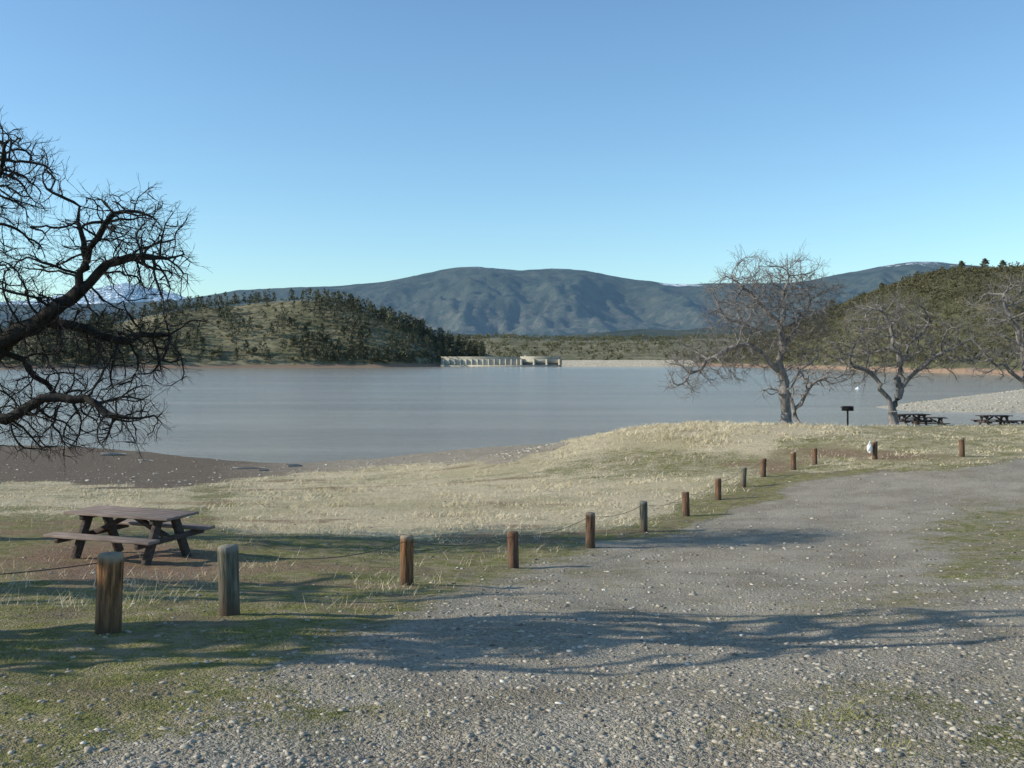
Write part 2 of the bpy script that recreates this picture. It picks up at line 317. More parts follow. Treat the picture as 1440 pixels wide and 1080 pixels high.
for p in ind:
    k=rng.integers(0,6);kind,me=variants[k];s=rng.uniform(.4,.9)
    o=bpy.data.objects.new(kind+'_tree',me);COL.objects.link(o);o.location=p[:3];o.rotation_euler=(0,0,rng.uniform(0,6.28));o.scale=(s*rng.uniform(.85,1.3),s*rng.uniform(.85,1.3),s)
    o['label']='dark green grey pine standing on the grassy hill' if kind=='pine' else 'rounded evergreen oak standing on the grassy hill';o['category']='tree';o['group']='trees on the peninsula hill'
def forest(name,P3,hs,kinds,ntri,mat,label,seed):
    r=np.random.default_rng(seed);L=[]
    for p,hh,k in zip(P3,hs,kinds): L.append(clump(k,r,ntri,hh)+p[:3])
    Vv=np.concatenate(L);add(name,mesh_np(name,Vv,np.arange(len(Vv)).reshape(-1,3),mat),kind='stuff',label=label,cat='trees')
hs=np.where(rng.random(len(rest))<.68,rng.uniform(1.6,4.2,len(rest)),rng.uniform(5,10.5,len(rest)))
forest('woodland',rest,hs,['pine' if a>6.5 else 'oak' for a in hs],60,M_pine,'mixed pine and oak woodland covering the hill crest',5)
q=np.stack([rng.uniform(985,1750,7500),rng.uniform(.02,1.05,7500)],-1);x,y,z=RH(q[:,0],q[:,1]);sel=(z>2.2)
q3=np.stack([x,y,z],-1)[sel];M_wood=folmat('olive_woodland',(.07,.07,.036),(.165,.148,.085),.05,.10)
forest('woodland',q3,rng.uniform(2.2,4.6,len(q3))*(1+.5*(rng.random(len(q3))<.06)),['oak']*len(q3),50,M_wood,'dense olive oak woodland and scrub on the steep hill',6)
for px,t in [(1325,1.),(1352,1.),(1240,1.),(1410,1.),(1170,.98),(1290,.97),(1385,.95),(1130,1.)]:
    x,y,z=RH(np.float64(px),np.float64(t));kind,me=variants[rng.integers(0,3)]
    o=add('pine_tree',me,(float(x),float(y),float(z)),label='tall dark pine rising above the hill woodland',cat='tree',group='pines on the steep hill');s=rng.uniform(.6,.85);o.scale=(s*1.4,s*1.4,s)
q=np.stack([rng.uniform(620,1080,900),rng.uniform(0.0,1.02,900)],-1);x,y,z=VH(q[:,0],q[:,1]);forest('woodland',np.stack([x,y,z],-1),rng.uniform(5,10,900),['oak']*900,40,M_oakf,'scattered oaks over the olive valley foothills',8)
q=np.stack([rng.uniform(-50,130,200),rng.uniform(672,740,200)],-1);q=np.c_[q,Hg(q[:,0],q[:,1])];forest('woodland',q,rng.uniform(2.5,5,200),['oak']*200,60,M_oakf,'low trees and brush behind the dam',9)

# ------------------------------------------------------------------ boxes
BV=np.array([[x,y,z] for x in(-.5,.5) for y in(-.5,.5) for z in(-.5,.5)])
BF=np.array([[0,1,3,2],[4,6,7,5],[0,4,5,1],[2,3,7,6],[0,2,6,4],[1,5,7,3]])
def boxes(name,lst,mat,bev=0):
    V=[];Fs=[]
    for i,b in enumerate(lst):
        c,s=b[0],b[1];v=BV*np.array(s)
        if len(b)>2:
            M=np.array(Matrix.Rotation(b[2][1],3,b[2][0]));v=v@M.T
        V.append(v+np.array(c));Fs.append(BF+8*i)
    return mesh_np(name,np.concatenate(V),np.concatenate(Fs),mat)
def bevel(o,w=.008):
    b=o.modifiers.new('bevel','BEVEL');b.width=w;b.segments=2
# ------------------------------------------------------------------ dam
dd=640.;k=dd/F
def dx(px): return (px-720)*k
dam=add('dam',None,(dx(705),dd,0),label='pale concrete buttress dam with sloping piers and gates',cat='dam')
def D(name,lst,mat,label=None):
    return add(name,boxes(name,[((c[0]-dx(705),c[1],c[2]),*r) for (c,*r) in lst],mat),parent=dam)
x0,x1,x2=dx(620),dx(731),dx(789)
D('wall',[(((x0+x1)/2,1.4,1.2),(x1-x0,2,7.0))],M_conc)
D('deck',[(((x0+x1)/2,1.5,5.15),(x1-x0,2.2,.9)),(((x1+x2)/2,3.2,5.2),(x2-x1-.3,4,1.0))],M_conc)
D('parapet',[(((x0+x1)/2,.55,5.95),(x1-x0,.3,.7)),(((x1+x2)/2,1.4,6.05),(x2-x1-.5,.3,.7))],M_conc)
D('sill',[(((x0+x2)/2,-2.6,-.1),(x2-x0,3,2.0))],M_conc)
for i in range(14):
    xx=x0+(i+.5)*(x1-x0)/14
    pv=np.array([[-.5,.39,-3],[.5,.39,-3],[.5,-1.9,-3],[-.5,-1.9,-3],[-.4,.39,4.69],[.4,.39,4.69],[.4,.2,4.69],[-.4,.2,4.69]])
    pf=np.array([[0,3,2,1],[4,5,6,7],[0,1,5,4],[1,2,6,5],[2,3,7,6],[3,0,4,7]])
    add('pier',mesh_np('pier',pv,pf,M_conc),(xx-dx(705),0,0),parent=dam)
for i in range(4):
    xx=x1+1+(i)*(x2-x1-2)/3
    add('pier',boxes('pier',[((0,2.2,.8),(1.5,4.9,7.7)),((0,-1.52,.6),(1.5,2.5,3.6))],M_conc),(xx-dx(705),0,0),parent=dam)
D('gate',[(((x1+x2)/2,1.2,3.5),(x2-x1-.6,.5,2.3))],M_conc)
D('spillway',[(((x1+x2)/2,1.9,-.6),(x2-x1-.6,.6,6.0))],M_dark)
add('control_building',boxes('control_building',[((0,0,.7),(3.0,2.6,1.4)),((0,0,1.50),(3.4,3.0,.2))],M_conc),(dx(741),dd+3.4,5.71),label='small pale concrete control building on the dam',cat='building')
ex0,ex1=dx(789),dx(975)
ev=[];N=60
for i in range(N):
    xx=ex0+.4+(ex1-ex0)*i/(N-1)
    for yy,zz2 in[(-9,-1.5),(-5,1.4),(0,4.0),(4,4.1),(12,1.0)]:
        ev.append((xx,dd+yy,zz2+.25*(vn(np.float64(xx*.4),np.float64(yy),3)-.5)))
m=NT('embankment_riprap');m.col(m.mix(m.rng(m.noise(.8,5,.7),.35,.65),(.40,.34,.25),(.58,.51,.40)));
add('embankment',mesh_np('embankment',np.array(ev),grid_faces(N,5),m.m,False),kind='structure',label='long low tan riprap embankment beside the dam')

# ------------------------------------------------------------------ picnic tables
def gz(x,y): return float(Hg(np.array([x]),np.array([y]))[0])
def picnic(loc,ang,label,group=None,L=2.0,mt=M_table,md=M_tabledark,sc=1.):
    root=add('picnic_table',None,loc,label=label,cat='table',group=group);root.rotation_euler=(0,0,ang);root.scale=(sc,sc,sc)
    o=add('tabletop',boxes('tabletop',[((0,-.31+.155*i,.745),(L,.145,.04)) for i in range(5)],mt),parent=root);bevel(o)
    for s in(-1,1):
        o=add('bench',boxes('bench',[((0,s*.60,.455),(L,.125,.045)),((0,s*.735,.455),(L,.125,.045))],mt),parent=root);bevel(o)
    for s in(-1,1):
        x=s*(L/2-.32);lst=[((x,0,.685),(.075,.70,.075)),((x+s*.08,0,.39),(.075,1.56,.082))]
        for t in(-1,1):
            y0,z0,y1,z1=t*.20,.665,t*.50,0.0
            a=math.atan2(-(y1-y0),-(z1-z0)) ;ln=math.hypot(y1-y0,z1-z0)+.04
            lst.append(((x,(y0+y1)/2,(z0+z1)/2),(.078,.14,ln),('X',-a)))
        o=add('leg',boxes('leg',lst,md),parent=root);bevel(o)
    lst=[]
    for s in(-1,1):
        x0_,z0_,x1_,z1_=s*.08,.69,s*(L/2-.30),.40;a=math.atan2(z1_-z0_,x1_-x0_);lst.append((((x0_+x1_)/2,0,(z0_+z1_)/2),(math.hypot(x1_-x0_,z1_-z0_),.08,.075),('Y',-a)))
    o=add('brace',boxes('brace',lst,md),parent=root);bevel(o)
    return root
tx,ty=-5.62,14.7
picnic((tx,ty,gz(tx,ty)-.02),math.radians(-20),'weathered brown wooden picnic table on bare dirt',sc=.93)
for (px,py,d,a) in [(1282,601,55,14),(1306,601,57,-8),(1398,602,57,10),(1425,602,60,-4)]:
    p=W(px,py,d);picnic((p[0],p[1],gz(p[0],p[1])),math.radians(a),'dark wooden picnic table under bare oaks','picnic tables by the lake',1.9,M_tabledark)
p=W(1192,598,49);zg=gz(p[0],p[1])
gr=add('grill',None,(p[0],p[1],zg),label='black iron park grill on a single post',cat='grill')
add('stand',boxes('stand',[((0,0,.35),(.07,.07,.9))],M_iron),parent=gr)
add('firebox',boxes('firebox',[((0,0,.79),(.48,.36,.02)),((0,.17,.90),(.48,.02,.2)),((-.23,0,.90),(.02,.32,.2)),((.23,0,.90),(.02,.32,.2)),((0,-.17,.86),(.44,.02,.11))],M_iron),parent=gr)
add('grate',boxes('grate',[((-.2+.04*i,0,.945),(.012,.36,.012)) for i in range(11)]+[((-.3,0,.94),(.12,.02,.02))],M_iron),parent=gr)
# ------------------------------------------------------------------ posts
def postmesh(seed,mat,r0=.088,h=.6):
    r=np.random.default_rng(seed);ns=20;prof=[(-.25,1),(0,1.0),(.12,.99),(.3,.985),(.45,1),(.57,.99),(.592,.96),(.602,.86),(.603,.01)];V=[]
    a=np.arange(ns)/ns*2*math.pi;irr=1+.05*np.sin(a*2+r.random()*6)+r.normal(0,.018,ns)
    for z,s in prof:
        V.append(np.stack([np.cos(a)*r0*s*irr,np.sin(a)*r0*s*irr,z*h/.6+0*a+(r.normal(0,.002,ns) if z>.59 else 0)],-1))
    V=np.concatenate(V);F_=[]
    for j in range(len(prof)-1):
        for i in range(ns):F_.append((j*ns+i,j*ns+(i+1)%ns,(j+1)*ns+(i+1)%ns,(j+1)*ns+i))
    return mesh_np('wooden_post',V,np.array(F_),mat,False)
posts=[(-330,905,7.1),(152,895,7.6),(323,863,8.66),(572,823,12.2),(722,800,14.8),(830,772,17.2),(905,748,19.5),(965,725,22.8),(1010,703,26),(1045,686,28.5),(1073,672,30.5),(1116,661,32.5),(1146,654,34),(1230,647,33),(1353,642,32)]
tops=[]
for i,(px,py,d) in enumerate(posts):
    p=W(px,py,d);zb=gz(p[0],p[1]);grey=(i in(2,6,9))
    hh=[.6,.60,.60,.60,.54,.60,.60,.56,.56,.57,.57,.6,.56,.6,.62][i]
    o=add('wooden_post',postmesh(i,M_postgrey if grey else (M_post if i<4 else M_post2),.093 if i<2 else (.088 if i<3 else .083),hh),(p[0],p[1],zb),label=('grey weathered round timber post set in grass' if grey else 'rust-brown round timber barrier post beside gravel'),cat='post',group='barrier posts along the gravel drive')
    o.rotation_euler=(rng.normal(0,.02),rng.normal(0,.025),rng.uniform(0,6));tops.append(np.array([p[0],p[1],zb+hh-.07]))
for a,b in [(0,1),(2,3),(3,4),(4,5),(5,6),(6,7),(7,8),(8,9),(9,10)]:
    A_,B_=tops[a],tops[b];dv=B_-A_;L=np.linalg.norm(dv[:2]);A_=A_+dv/L*.08;B_=B_-dv/L*.08;sag=.055*L*.55
    ts=np.linspace(0,1,26);c=A_+(B_-A_)*ts[:,None];c[:,2]-=sag*4*ts*(1-ts)
    side=np.array([-dv[1],dv[0],0])/L;ns=6;V=[]
    for q_ in range(ns):
        an=q_/ns*6.283;V.append(c+(side*math.cos(an)+np.array([0,0,1])*math.sin(an))*.0045)
    V=np.stack(V,1).reshape(-1,3);F_=[(j*ns+i2,j*ns+(i2+1)%ns,(j+1)*ns+(i2+1)%ns,(j+1)*ns+i2) for j in range(25) for i2 in range(ns)]
    add('cable',mesh_np('cable',V,np.array(F_),M_cable,True),label='thin steel cable sagging between timber posts',cat='cable',group='cables between the barrier posts')
import bmesh
def blob(name,sc,mat,seed,sub=3,amp=.15):
    bm=bmesh.new();bmesh.ops.create_icosphere(bm,subdivisions=sub,radius=1);V=np.array([v.co[:] for v in bm.verts]);Fq=np.array([[v.index for v in f.verts] for f in bm.faces]);bm.free()
    V=V*(1+amp*(fbm(V[:,0]*3+seed,V[:,1]*3+V[:,2]*4,3,seed)-.5)*2)[:,None];tp=1-.45*ss(-.2,1,V[:,2]);V[:,0]*=tp;V[:,1]*=tp;V=V*np.array(sc);return mesh_np(name,V,Fq,mat,False)
p=W(1223,645,32.9);zb=gz(p[0],p[1])
o=add('plastic_bag',blob('plastic_bag',(.085,.07,.19),M_white,3,3,.6),(p[0],p[1],zb+.40),label='crumpled white plastic bag hanging on a timber post',cat='bag')
bd_=7*F/47
ba=np.arange(12)/12*6.283
bV=np.concatenate([np.stack([np.cos(ba)*r_,np.sin(ba)*r_,z_+0*ba],-1) for r_,z_ in[(.05,-.4),(.5,-.1),(.5,.1),(.25,.2),(.12,.4),(.02,.45)]])
bF=np.array([(j*12+i,j*12+(i+1)%12,(j+1)*12+(i+1)%12,(j+1)*12+i) for j in range(5) for i in range(12)])
add('buoy',mesh_np('buoy',bV,bF,M_white,True),((1206-720)/F*bd_,bd_,0),label='small white buoy floating on the lake',cat='buoy')
def log(px,py,d,L,r,ang,mat=M_drift):
    p=W(px,py,d);n_=9;V=[];t=np.linspace(-.5,.5,n_)
    for i,tt in enumerate(t):
        a=np.arange(7)/7*6.283;rr_=r*(1.15-.6*(tt+.5))*(.9+.2*rng.random());V.append(np.stack([tt*L+0*a,np.cos(a)*rr_+.12*L*math.sin(tt*5),np.sin(a)*rr_+r*.6],-1))
    V=np.concatenate(V);F_=[(j*7+i,j*7+(i+1)%7,(j+1)*7+(i+1)%7,(j+1)*7+i) for j in range(n_-1) for i in range(7)]
    o=add('driftwood_log',mesh_np('driftwood_log',V,np.array(F_),mat,True),(p[0],p[1],gz(p[0],p[1])),label='bleached driftwood branch lying on the muddy shore',cat='driftwood',group='driftwood on the shore');o.rotation_euler=(0,.03,ang)
for a in [(160,633,68,1.6,.12,.2),(205,640,64,1.0,.05,-.3),(350,658,58,1.8,.06,.1),(372,661,56,.7,.06,.9),(415,657,60,.9,.12,.4)]: log(*a)

# ------------------------------------------------------------------ oaks
def tubes(P0,P1,R0,R1,D0,D1,ns):
    ref=np.array([.31,.22,.92])
    def fr(D):
        u=np.cross(D,ref);u/=np.linalg.norm(u,axis=1)[:,None]+1e-9;v=np.cross(D,u);return u,v
    a=np.arange(ns)/ns*2*math.pi;ca=np.cos(a)[None,:,None];sa=np.sin(a)[None,:,None]
    u0,v0=fr(D0);u1,v1=fr(D1)
    A_=P0[:,None]+R0[:,None,None]*(u0[:,None]*ca+v0[:,None]*sa);B_=P1[:,None]+R1[:,None,None]*(u1[:,None]*ca+v1[:,None]*sa)
    V=np.concatenate([A_,B_],1).reshape(-1,3);n_=len(P0);b=np.arange(n_)[:,None]*2*ns;i=np.arange(ns)[None];j=(i+1)%ns
    Fq=np.stack([b+i,b+j,b+ns+j,b+ns+i],-1).reshape(-1,4);return V,Fq
def oak(skel,ells,R0,step,dk,di,mat,label,seed,twig=(2,.35),rmin=.004,iters=110,group=None,droop=0.,name='oak_tree',mom=.55,exp_=.46,tup=.06):
    r=np.random.default_rng(seed);pos=[];par=[];
    for pl in skel:
        start=None
        pl=[W(*q_) for q_ in pl]
        if pos:
            a=np.array(pos);start=int(np.argmin(np.linalg.norm(a-pl[0],axis=1)))
        else: pos.append(pl[0]);par.append(-1);start=0
        cur=start;pts_=[np.array(pos[start])]+pl[1:]
        for A_,B_ in zip(pts_[:-1],pts_[1:]):
            L=np.linalg.norm(B_-A_);k_=max(1,int(L/(step*1.6)))
            for i in range(1,k_+1):
                q_=A_+(B_-A_)*i/k_+(r.normal(0,step*.38,3) if i<k_ else 0);pos.append(q_);par.append(cur);cur=len(pos)-1
    nsk=len(pos)
    at=[]
    for (px,py,d,rx,ry,rz,n_) in ells:
        c=W(px,py,d);v=r.normal(size=(n_,3));v/=np.linalg.norm(v,axis=1)[:,None];v*=(r.random((n_,1)))**.42;v*=1+.18*np.sin(v[:,[0]]*7+px)*np.sin(v[:,[2]]*6+py);at.append(c+v*np.array([rx*d/F,rz*d/F,ry*d/F]))
    at=np.concatenate(at);pos=np.array(pos);par=list(par)
    dirs=np.zeros_like(pos);pa=np.array(par);dirs[1:]=pos[1:]-pos[pa[1:]];dirs/=np.linalg.norm(dirs,axis=1)[:,None]+1e-9;dirs*=.25
    def nearest(new,off,bd,bi):
        for i in range(0,len(new),400):
            dd_=np.linalg.norm(at[:,None]-new[None,i:i+400],axis=-1);j=dd_.argmin(1);m_=dd_[np.arange(len(at)),j];u=m_<bd;bd[u]=m_[u];bi[u]=off+i+j[u]
    bd=np.full(len(at),1e9);bi=np.zeros(len(at),int);nearest(pos,0,bd,bi);alive=bd>dk;used={}
    for it in range(iters):
        at_ok=alive&(bd<di)
        if not at_ok.any(): break
        idx=bi[at_ok];vec=at[at_ok]-pos[idx];vec/=np.linalg.norm(vec,axis=1)[:,None]
        un,inv=np.unique(idx,return_inverse=True);sm=np.zeros((len(un),3));np.add.at(sm,inv,vec)
        sm/=np.linalg.norm(sm,axis=1)[:,None]+1e-9
        us=np.array([used.get(int(u),0) for u in un])
        sm+=np.where(us==0,mom,0.)[:,None]*dirs[un]+r.normal(0,.24,sm.shape);sm[:,2]-=droop;sm/=np.linalg.norm(sm,axis=1)[:,None]
        keep=us<3
        if not keep.any():break
        un=un[keep];sm=sm[keep]
        for u in un:used[int(u)]=used.get(int(u),0)+1
        new=pos[un]+sm*step;off=len(pos);pos=np.concatenate([pos,new]);dirs=np.concatenate([dirs,sm]);par+=list(un);nearest(new,off,bd,bi);alive&=bd>dk
        sat=np.array([used.get(int(b_),0)>=3 for b_ in bi]);alive&=~sat
    par=np.array(par);N_=len(pos);wgt=np.zeros(N_);has=np.zeros(N_,bool);has[par[par>=0]]=True;wgt[~has]=1
    for i in range(N_-1,0,-1): wgt[par[i]]+=wgt[i]
    rad=np.maximum(R0*(wgt/wgt[0])**exp_,rmin)
    D_=np.zeros((N_,3));D_[1:]=pos[1:]-pos[par[1:]];D_[0]=(0,0,1);D_/=np.linalg.norm(D_,axis=1)[:,None]+1e-9
    mc=np.full(N_,-1)
    for i in range(1,N_):
        p_=par[i]
        if mc[p_]<0 or wgt[i]>wgt[mc[p_]]: mc[p_]=i
    i=np.arange(1,N_);p_=par[1:];main=(mc[p_]==i)
    Rs=np.where(main,np.minimum(rad[p_],rad[i]*1.35),rad[i]*1.1);Ds=np.where(main[:,None],D_[p_],D_[i])
    Rs=Rs*(1+.5*np.exp(-np.maximum(pos[p_][:,2]-pos[0,2],0)/(R0*1.4)));Re=rad[i]*(1+.5*np.exp(-np.maximum(pos[i][:,2]-pos[0,2],0)/(R0*1.4)))
    tr=(rad[i]>R0*.62)
    big=rad[i]>R0*.12
    root=add(name,None,tuple(pos[0]),label=label,cat='tree',group=group)
    def part(nm,sel,ns,extra=None):
        V,Fq=tubes(pos[p_][sel],pos[i][sel],Rs[sel],Re[sel],Ds[sel],D_[i][sel],ns);return V-pos[0],Fq
    V,Fq=part('trunk',tr,10);add('trunk',mesh_np('trunk',V,Fq,mat,True),parent=root)
    Vs=[];Fs=[];o_=0
    for sel,ns in((~tr&big,7),(~tr&~big,4)):
        V,Fq=part('c',sel,ns);Vs.append(V);Fs.append(Fq+o_);o_+=len(V)
    cand=np.where(wgt<=8)[0];nt,tl=twig
    if nt<1: cand=cand[r.random(len(cand))<nt];nt=1
    st=np.repeat(cand,nt);cp_=pos[st];cd_=D_[st]*1.1+r.normal(0,.5,(len(st),3));cd_/=np.linalg.norm(cd_,axis=1)[:,None];rr0=np.minimum(rad[st],rmin*1.5);seg=4
    ln=tl*(.3+1.1*r.random(len(st))**1.5)/seg
    for s in range(seg):
        nd=cd_+r.normal(0,.24,cd_.shape);nd[:,2]+=tup;nd/=np.linalg.norm(nd,axis=1)[:,None];q_=cp_+nd*ln[:,None];rr1=rr0*.8
        V,Fq=tubes(cp_,q_,rr0,rr1,cd_,nd,3);Vs.append(V-pos[0]);Fs.append(Fq+o_);o_+=len(V)
        if s in(1,2):
            sd=nd+r.normal(0,.5,nd.shape);sd/=np.linalg.norm(sd,axis=1)[:,None];V,Fq=tubes(q_,q_+sd*ln[:,None]*1.3,rr1*.9,rr1*.5,sd,sd,3);Vs.append(V-pos[0]);Fs.append(Fq+o_);o_+=len(V)
        cp_,cd_,rr0=q_,nd,rr1
    add('crown',mesh_np('crown',np.concatenate(Vs),np.concatenate(Fs),mat,True),parent=root)
    print('OAK',name,N_,len(st));return root
def base(px,d):
    x=(px-720)/F*d;z=gz(x,d);return (px,500+(EYE-z+.15)/d*F,d)
b=base(-150,17.)
oak([[b,(-140,680,17),(-105,600,17),(-60,545,17),(0,488,17),(60,450,16.9),(112,408,16.8),(150,372,16.8),(215,362,16.6)],
     [(-105,600,17),(-110,480,17.2),(-80,370,17.3),(-25,280,17),(5,225,17)],
     [(-105,600,17),(-40,585,16.5),(10,590,16.2),(60,560,16),(120,560,16),(165,585,15.8)],
     [(60,450,16.9),(120,462,17.2),(180,480,17.4),(240,470,17.4)],
     [(112,408,16.8),(125,350,16.6),(160,300,16.5)],[(112,408,16.8),(118,340,17),(112,290,17.2)],
     [(0,488,17),(40,520,17.5),(90,560,17.5),(60,610,17.5)],
     [(-110,480,17.2),(-190,400,17.5),(-260,330,17.6)],[(-140,680,17),(-220,560,17.5),(-300,500,17.5)]],
    [(0,250,17,82,85,90,620),(175,335,16.7,90,72,85,600),(225,380,16.7,42,42,60,170),(55,420,16.9,75,60,90,150),(150,480,17,135,75,90,430),(60,575,16.5,115,65,90,380),(170,580,16,55,50,65,190),(-30,400,17,70,120,100,220),
     (-220,330,17.4,170,170,150,400),(-260,520,17.4,150,90,120,200),(20,350,17,60,50,80,80)],
    .27,.12,.14,1.6,M_bark_dark,'large bare oak with dark twisting branches over the shore',11,(2,.34),.0032,120,droop=.05,exp_=.48,tup=-.04)
b=base(1107,50)
oak([[b,(1104,565,50),(1099,525,50),(1101,490,50),(1098,466,50),(1080,440,50),(1055,412,50),(1035,395,50)],
     [(1098,466,50),(1102,430,49.5),(1108,395,49.5)],[(1101,490,50),(1118,455,50.3),(1140,420,50.5)],
     [(1099,525,50),(1072,497,49.5),(1035,487,49),(995,505,49),(965,535,49)],[(1101,490,50),(1065,465,50.5),(1025,450,50.8)],[(1104,550,50),(1125,520,49.5),(1150,500,49.5)]],
    [(1085,424,50,88,66,85,1900),(1040,440,50,52,48,70,480),(1138,440,50,36,55,60,440),(1000,505,49,62,34,60,420),(965,530,49,32,28,40,150),(1060,500,49.5,50,28,50,110),(1120,500,50,45,38,50,120)],
    .25,.27,.36,4.5,M_bark,'bare spreading oak on the grassy lakeside mound',12,(3,.7),.0066,110)
b=base(1120,55)
oak([[b,(1117,575,55),(1112,560,55),(1105,545,55)],[(1117,575,55),(1135,550,55),(1150,535,55)]],
    [(1130,535,55,50,28,45,160),(1100,548,55,35,20,30,50)],.15,.22,.4,4,M_bark,'small bare oak leaning behind a larger tree',13,(2,.7),.0066,80)
b=base(1253,54)
oak([[b,(1255,580,54),(1250,560,54),(1238,540,54),(1218,520,54),(1195,508,53.5)],[(1255,580,54),(1266,548,54),(1266,510,54.3),(1256,475,54.5),(1246,445,54.5)],[(1266,548,54),(1288,522,53.8),(1310,505,53.5),(1335,492,53.5)],[(1266,510,54.3),(1285,478,54.5),(1305,455,54.5)]],
    [(1252,455,54.5,68,45,70,480),(1200,508,53.8,48,38,60,250),(1312,485,53.6,56,44,60,320),(1265,510,54,55,38,60,140)],
    .25,.27,.40,4.5,M_bark,'low forked bare oak beside picnic tables',14,(3,.75),.0062,110)
b=base(1468,57)
oak([[b,(1462,575,57),(1445,545,57),(1420,522,57),(1390,505,57)],[(1445,545,57),(1440,500,57),(1425,455,57),(1410,420,57)],[(1462,575,57),(1490,520,57),(1510,460,57)]],
    [(1425,435,57,62,50,65,420),(1395,500,57,42,34,50,180),(1500,450,57,70,70,60,250),(1445,500,57,50,40,50,140)],
    .25,.28,.40,4.5,M_bark,'bare oak with thin arching branches near the water',15,(3,.75),.0062,110)
def off(x,y,s,seed,n1_=260,n2_=200):
    z=gz(x,y);Wp=lambda a,b_,c_:(720+(x+a)/(y+c_)*F,500+(EYE-(z+b_))/(y+c_)*F,y+c_)
    q=y/F
    oak([[Wp(0,-.1,0),Wp(.1,1.0,.05),Wp(-.1,1.8,0),Wp(.3,2.9,.2),Wp(.1,4.0,.1),Wp(.5,5.0,.2)],[Wp(-.1,1.8,0),Wp(.9,2.6,.5),Wp(1.9,3.3,1.1),Wp(2.6,3.6,1.3)],[Wp(-.1,1.8,0),Wp(-1.2,3.2,-.6),Wp(-2,4.2,-.9)],[Wp(.3,2.9,.2),Wp(1.2,3.7,-.4),Wp(1.9,4.5,-1.)],[Wp(.1,1.,.05),Wp(.8,1.5,-.6),Wp(1.6,2.4,-1.1)]],
        [(*Wp(.2,4.7,0.1),2.2/q,1.3/q,1.6*s/q,n1_),(*Wp(1.4,3.6,.2),1.9/q,.8/q,1.6*s/q,n2_),(*Wp(1.2,2.4,-.7),1.1/q,.6/q,.8*s/q,40)],.30,.19,.3,3,M_bark_dark,'bare oak shading the gravel drive',seed,(.5,.45),.008,90,exp_=.46)
off(-8.0,7.2,1.0,21,170,120)
off(-13.0,9.6,1.,22,150,120)
off(-10.2,6.2,.9,24,110,80)

# ------------------------------------------------------------------ grass & stones
def blades(name,n_,dmin,dmax,accept,hf,wf,cols,label,seed,pxr=(-150,1590),pw=1.,lean_s=.4):
    r=np.random.default_rng(seed);u=r.random(n_);d=1/(1/dmin+(1/dmax-1/dmin)*u) if pw==1 else dmin+(dmax-dmin)*u**pw
    px=r.uniform(*pxr,n_);x=(px-720)/F*d;y=d;z=Hg(x,y);mk_=masks(x,y,z);acc=accept(mk_,x,y,z)>r.random(n_)
    x,y,z=x[acc],y[acc],z[acc];mk_={k_:v[acc] for k_,v in mk_.items()};n2_=len(x);h_=hf(mk_,x,y,r);wd=wf(y,r)
    a=r.random(n2_)*6.283;lean=r.normal(0,lean_s,(n2_,2));lean[:,0]+=.15
    b=np.stack([x,y,z-.01],-1);s=np.stack([np.cos(a)*wd,np.sin(a)*wd,0*a],-1);t=b+np.stack([lean[:,0]*h_,lean[:,1]*h_,h_],-1)
    V=np.stack([b-s,b+s,t],1).reshape(-1,3);me=mesh_np(name,V,np.arange(len(V)).reshape(-1,3),cols)
    add(name,me,kind='stuff',label=label,cat='grass');print(name,n2_)
def gmat(name,c1,c2,c3,strk=False):
    m=NT(name);n=m.noise(.5 if strk else 2.5,4,.6,stretch=(.5,1.6,1) if strk else None);n2_=m.noise(40,2);c=m.mix(m.rng(n2_,.3,.7),c1,c2);c=m.mix(m.rng(n,.42,.66,0,.7),c,c3);m.col(c);return m.m
M_dry=gmat('dry_grass',(.52,.42,.27),(.86,.76,.56),(.48,.39,.235),True);M_grn=gmat('green_grass',(.15,.17,.042),(.33,.315,.095),(.42,.345,.18))
tuft=lambda x,y,s,sc: ss(.38,.66,fbm(x*sc,y*sc,3,s))
blades('dry_grass',280000,15,62,lambda m_,x,y,z:np.where(m_['beach']>.5,0,m_['dry'])*(.12+.88*tuft(x,y,50,1.3)),
       lambda m_,x,y,r:(.03+.085*tuft(x,y,51,.9)**2+.13*(m_['py']<622)*(m_['px']>860)*(m_['px']<1200)*tuft(x,y,59,.6))*(.5+.9*r.random(len(x))),lambda y,r:.0035+.00022*y,M_dry,'matted straw-coloured grass across the shore field',31,pw=.8,lean_s=1.1)
blades('green_grass',240000,3.2,36,lambda m_,x,y,z:np.clip(1-m_['road']-m_['dry']-.9*m_['dirt']-m_['beach']+.8*m_['gp'],0,1)*(.02+.98*tuft(x,y,52,1.9)**1.5),
       lambda m_,x,y,r:(.010+.026*tuft(x,y,53,1.2))*(.5+.9*r.random(len(x))),lambda y,r:.0016+.00022*y,M_grn,'short green grass on the verge',32,lean_s=.7)
blades('weeds',16000,9,40,lambda m_,x,y,z:np.clip(1-1.5*m_['road']-.6*m_['dirt']-m_['beach'],0,1)*tuft(x,y,56,.8)**2*(m_['py']>680)*(m_['road']<.35),
       lambda m_,x,y,r:.06+.13*r.random(len(x))**2,lambda y,r:.002+.0001*y,M_dry,'straggly straw stems by the posts',33,lean_s=.6)
